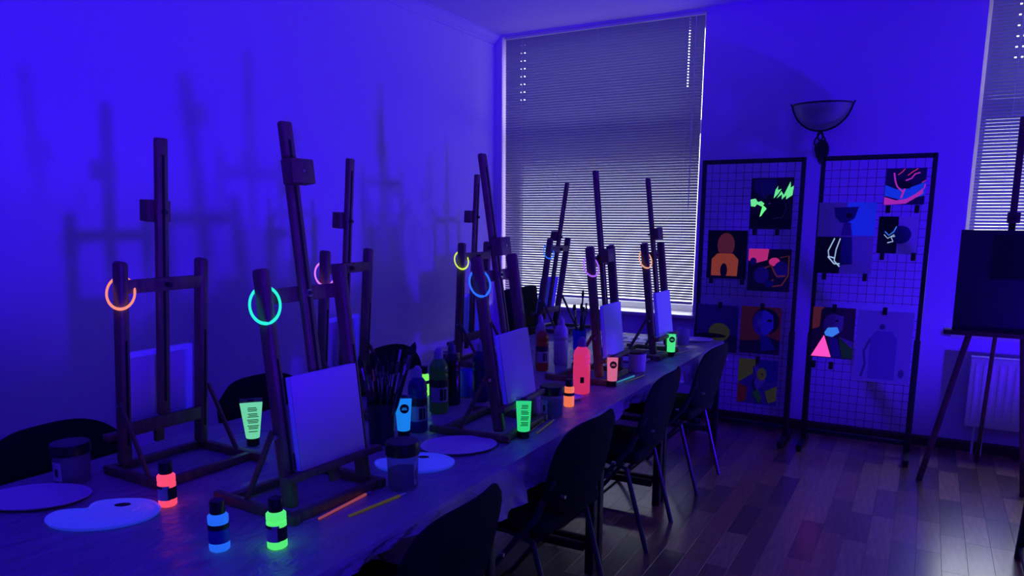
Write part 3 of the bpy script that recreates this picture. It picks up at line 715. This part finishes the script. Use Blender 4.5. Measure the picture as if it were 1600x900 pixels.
# picture 3: pink and violet curls
painting(-1.093, -.809, 1.062, 1.355, k_dark, [
    ([(.0, 1), (.0, .72), (.18, .66), (.45, .74), (.48, 1)], e_pk), (ell(.33, .38, .18, .20), k_violet), (ell(.62, .70, .13, .10), e_pk), (ell(.78, .52, .17, .20), k_violet),
    (stroke([(.40, .55), (.55, .62), (.62, .48), (.70, .36), (.90, .38)], .02), e_dor), (stroke([(.75, .80), (.95, .85), (.96, .4), (.82, .16), (.62, .12), (.52, .2), (.62, .28)], .016), e_dor),
    (ell(.12, .70, .08, .09), k_violet), (ell(.52, .18, .12, .08), k_nav)],
    'picture of pink and violet curls on dark board, left grid', ())
# picture 4: dim still life
painting(-1.434, -1.140, .605, .946, mat('paint_dimblue', (.05, .05, .13), .7), [([(0, 0), (1, 0), (1, .36), (0, .36)], mat('paint_table', (.035, .03, .05), .7)), (ell(.56, .42, .26, .20), k_ol), (ell(.35, .34, .38, .05), k_black)],
    'dim still life of one rounded olive fruit, left grid', ((.55, .99),))
# picture 5: blue face on red
painting(-1.120, -.846, .616, .950, k_red, [([(.0, 0), (1, 0), (1, .30), (.62, .40), (.50, .30), (.0, .26)], mat('paint_wine', (.03, .006, .03), .7)), (ell(.62, .70, .34, .28), k_black), (ell(.56, .66, .26, .28), k_violet),
    ([(.56, .94), (.80, .84), (.82, .56), (.62, .40), (.52, .48), (.50, .70)], mat('paint_faceblue', (.12, .14, .45), .7)), (ell(.46, .66, .04, .05), k_lil), (stroke([(.42, .75), (.50, .70), (.48, .58), (.54, .56)], .012), k_lil), (ell(.72, .72, .06, .03), k_black),
    ([(.50, .40), (.70, .38), (.90, .12), (.55, .06)], k_nav)],
    'portrait of a blue and violet face on wine red, left grid', ((.52, 1.0),))
# picture 6: cubist patches
painting(-1.118, -.846, .248, .574, mat('paint_mauve', (.10, .08, .18), .7), [([(0, 1), (.45, 1), (.40, .70), (.0, .45)], k_ol), ([(.45, 1), (1, 1), (1, .55), (.70, .50)], k_nav), ([(0, .45), (.25, .35), (.22, .05), (.0, .0)], k_red),
    ([(.70, .30), (1, .45), (1, .12), (.80, .05)], k_ol), ([(.36, .82), (.62, .80), (.70, .55), (.50, .30), (.42, .50)], k_lil), (ell(.60, .68, .12, .14), k_ol), (ell(.62, .68, .025, .025), k_black), (stroke([(.38, .85), (.46, .60), (.38, .45), (.48, .30), (.62, .05)], .012), k_black), ([(.38, .24), (.52, .34), (.64, .16), (.58, .02)], k_gn)],
    'picture of angular olive, navy and red patches, left grid', ((.48, .98),))
# right grid
painting(-.271, -.045, 1.652, 1.878, mat('paint_nightblue', (.02, .016, .07), .7), [([(0, .55), (.30, .42), (.65, .48), (1, .62), (1, .25), (.45, .12), (0, .25)], e_bl), ([(0, .22), (.30, .12), (.55, .16), (.95, .40), (.95, .30), (.55, .03), (.1, .0), (0, .0)], e_mag),
    (stroke([(.20, .88), (.24, .66), (.30, .50), (.45, .36)], .02), e_mag), (stroke([(.30, .82), (.40, .90), (.46, .98)], .012), e_pk), (stroke([(.54, .80), (.66, .90), (.78, .98)], .012), e_pk), (stroke([(.50, .66), (.64, .72), (.72, .84), (.84, .87)], .018), e_mag),
    (stroke([(.42, .18), (.50, .45)], .025), e_mag), (stroke([(.50, .20), (.62, .45)], .02), e_bl), ([(.30, .62), (.42, .70), (.50, .62), (.68, .58), (.62, .44), (.40, .44)], k_black), (stroke([(.90, .60), (1, .66)], .012), e_mag), (stroke([(.8, .3), (.97, .45), (.99, .56)], .014), e_mag)],
    'magenta and blue streaked picture at top of right grid', ((.12, -.12), (.84, -.12)))
painting(-.654, -.310, 1.203, 1.668, mat('paper_lilac', (.42, .42, .5), .8), [([(.50, 1), (1, 1), (1, .54), (.50, .54)], fluo('paint_sheet_blue', (25, 45, 245), .5, .3)), ([(0, .52), (.44, .52), (.44, 0), (0, 0)], k_black),
    ([(.27, .93), (.70, .94), (.64, .78), (.52, .72), (.40, .72), (.30, .80)], k_nav), ([(.46, .72), (.58, .72), (.62, .54), (.42, .54)], k_violet), ([(.44, .52), (.62, .52), (.66, .14), (.44, .12)], k_nav),
    (stroke([(.32, .50), (.22, .32), (.24, .24), (.34, .22)], .010), e_wh), (stroke([(.42, .50), (.36, .34), (.34, .18), (.44, .10)], .010), e_wh), (stroke([(.22, .24), (.34, .14), (.44, .14)], .010), e_wh), (ell(.54, .82, .05, .035), k_black)],
    'pale sheet with dark bowl shape and white outlines, right grid', ((.18, -.04), (.90, -.04)))
painting(-.290, -.062, 1.340, 1.578, mat('paper_pale', (.6, .6, .68), .8), [([(0, 1), (.50, 1), (.50, .02), (0, .02)], k_black), (ell(.58, .52, .26, .24), k_nav), (stroke([(.18, .60), (.28, .50), (.40, .60), (.46, .74)], .014), e_cy), (stroke([(.26, .30), (.40, .34), (.34, .46), (.44, .48)], .014), e_wh), (stroke([(.16, .52), (.26, .42), (.42, .52)], .010), e_wh)],
    'small half black picture with thin white lines, right grid', ((.16, -.06), (.94, -.06)))
painting(-.643, -.380, .630, .975, mat('paint_plum', (.08, .02, .05), .7), [([(0, 1), (.25, 1), (.20, .62), (0, .55)], e_dor), ([(.20, .96), (.70, .96), (.80, .80), (.70, .72), (.30, .75), (.18, .60)], mat('paint_hair', (.05, .03, .04), .7)), (ell(.50, .66, .24, .22), mat('paint_face', (.22, .14, .24), .7)),
    ([(.52, .86), (.74, .84), (.72, .56), (.56, .52)], k_lil), ([(.30, .50), (.38, .60), (.60, .62), (.66, .52), (.50, .42), (.34, .44)], e_cy), ([(.02, .02), (.50, .02), (.30, .45)], fluo('paint_glow_bubblegum', (255, 80, 190), 1.0, .3)),
    ([(.38, .42), (.62, .40), (.74, .02), (.52, .02)], k_violet), ([(.64, .42), (1, .25), (1, .02), (.76, .02)], k_gn), ([(.64, .44), (.98, .35), (.98, .22)], k_lil), (ell(.58, .74, .04, .02), k_black)],
    'portrait with glowing pink triangle, lower left of right grid', ((.5, .99), (.10, -.15), (.52, -.15)))
painting(-.366, -.036, .497, .970, mat('paper_pale2', (.42, .42, .52), .8), [([(.26, .04), (.26, .62), (.36, .72), (.64, .72), (.74, .62), (.74, .04)], mat('wash_blue', (.22, .22, .4), .8)), (ell(.46, .78, .05, .04), mat('wash_grey', (.10, .10, .16), .8)),
    (stroke([(.14, .06), (.20, .25), (.16, .42), (.26, .60)], .02), mat('wash_dark', (.14, .14, .22), .8)), (ell(.86, .14, .05, .06), MATS['wash_dark'])],
    'large pale sheet with a faint dome drawing, right grid', ((.48, 1.0),))

# ------------------------------------------------------------------ wall sconce
r = thing('wall_sconce', 'wrought iron wall lamp with frosted glass bowl above the grids', 'wall lamp', (-.712, YB, 0))
M_iron = mat('iron', (.012, .012, .014), .5)
b = B(); cy = -.165; zb = 2.16; prof = []
for k in range(9):
    t = k/8; prof.append((.19*math.sin(t*1.35)/math.sin(1.35), zb+.17*(1-math.cos(t*1.35))/(1-math.cos(1.35))))
b.lathe(prof+[(p[0]-.004, p[1]+.001) for p in prof[::-1][:-1]], 32, (0, cy, 0), 1, .82, cap=False)
b.build('glass_bowl', clear('frosted_glass', (.85, .85, .9), .45, .4, (.35, .35, .36)), r)
b = B(); b.torus(.191, .006, Matrix.Translation((0, cy, zb+.17)) @ Matrix.Diagonal((1, .82, 1, 1)), 40, 8); b.build('rim', M_iron, r)
for a in (0, PI):
    b = B(); b.tube([(p[0]*math.cos(a)*1.02, cy+p[0]*math.sin(a)*.84, p[1]-.004) for p in prof]+[(.205*math.cos(a), cy+.205*math.sin(a)*.84, zb+.185)], .006, 8); b.build('iron_rib', M_iron, r)
for j in range(4):
    pts = []
    for k in range(17):
        t = k/16; rad = .032*math.sin(PI*t)+.004; a = j*PI/2+t*PI*1.3
        pts.append((rad*math.cos(a), cy+rad*math.sin(a), zb-.0-.17*t))
    b = B(); b.tube(pts, .0055, 8); b.build('twisted_rod', M_iron, r)
b = B(); b.tube([(0, cy, zb-.165), (0, cy+.02, zb-.20), (0, cy+.09, zb-.215), (0, -.01, zb-.14)], .008, 8); b.build('arm', M_iron, r)
b = B(); b.lathe([(.04, 0), (.045, .004), (.045, .012), (.03, .016)], 20)
for v in b.bm.verts: v.co = Vector((v.co.x, -v.co.z, v.co.y*1.6+zb-.12))
b.build('wall_plate', M_iron, r)

# ------------------------------------------------------------------ radiator
r = thing('radiator', 'white panel radiator under the right window behind the studio easel', 'radiator', (.315, YB, 0))
RW = 1.4
b = B(); b.bb(0, RW, -.105, -.045, .195, .66, .008); b.build('panel', M_white, r)
rib = B(); rib.bb(-.011, .011, -.1085, -.104, .235, .625, .002); rm = rib.mesh('rib', M_white)
for i in range(int(RW/.0445)-1): link('rib', rm, r, (.04+.0445*i, 0, 0))
b = B(); b.bb(.0, RW, -.10, -.05, .66, .672, .002); b.build('top_grille', M_white, r)
for x in (.18, RW-.18): b = B(); b.bb(x-.02, x+.02, -.045, -.001, .25, .6); b.build('bracket', M_white, r)
for x in (.06, .11): b = B(); b.tube([(x, -.07, .0), (x, -.07, .2)], .008, 8); b.build('pipe', M_white, r)

# ------------------------------------------------------------------ floor easel with dark board
r = thing('studio_easel', 'tall wooden tripod easel standing at right edge', 'easel', (.40, 5.0, 0))
b = B(); b.bar((-.12, -.02, 1.05), (-.325, -.05, 0), .034, .022, .003); b.bar((-.12, -.02, 1.05), (-.03, .0, 1.5), .034, .022, .003); b.build('front_leg', M_wood2, r)
b = B(); b.bar((.10, -.02, 1.05), (.20, -.05, 0), .034, .022, .003); b.bar((.10, -.02, 1.05), (.03, .0, 1.5), .034, .022, .003); b.build('front_leg', M_wood2, r)
b = B(); b.bar((.0, .03, 1.50), (-.0, .55, .0), .034, .022, .003); b.build('rear_leg', M_wood2, r)
b = B(); b.bar((0, -.035, .90), (0, .05, 2.12), .034, .02, .003); b.build('mast', M_wood2, r)
b = B(); b.bb(-.28, .33, -.16, -.05, .915, .94, .004); b.build('tray', M_wood2, r)
b = B(); b.bb(-.03, .03, -.06, -.01, 1.54, 1.60, .004); b.build('clamp_block', M_wood2, r)
b = B(); b.tube([(.0, -.06, 1.57), (.0, -.075, 1.57)], .012, 10); b.build('knob', M_black, r)
r = thing('dark_canvas', 'large dark navy board resting on the studio easel', 'board', (.40, 4.865, .9412))
R_ = Matrix.Rotation(-.16, 3, 'X')
b = B(); b.box(R_ @ Vector((.02, .012, .285)), (.52, .02, .57), rot=R_, bev=.002); b.build('board', mat('board_navy', (.03, .028, .045), .6), r)
b = B(); b.box(R_ @ Vector((.10, -.001, .42)), (.36, .006, .245), rot=R_, bev=.001); b.build('dark_panel', mat('panel_black', (.006, .006, .008), .6), r)

# black metal stand cut by the right edge of the view
r = thing('metal_stand', 'black metal frame stand cut off at lower right edge', 'stand', (.578, 3.75, 0))
b = B(); b.bar((-.085, .22, 0), (-.055, .22, .72), .03, .03, .002); b.build('leg', M_blackmetal, r)
b = B(); b.bar((.42, .22, 0), (.40, .22, .72), .03, .03, .002); b.build('leg', M_blackmetal, r)
b = B(); b.bar((-.085, -.25, 0), (-.055, -.25, .72), .03, .03, .002); b.build('leg', M_blackmetal, r)
b = B(); b.bar((.42, -.25, 0), (.40, -.25, .72), .03, .03, .002); b.build('leg', M_blackmetal, r)
b = B(); b.bb(-.07, .42, -.27, .24, .72, .74, .003); b.build('top', M_blackmetal, r)
b = B(); b.bb(-.09, -.06, -.25, .22, .04, .07, .002); b.build('side_rail', M_blackmetal, r)
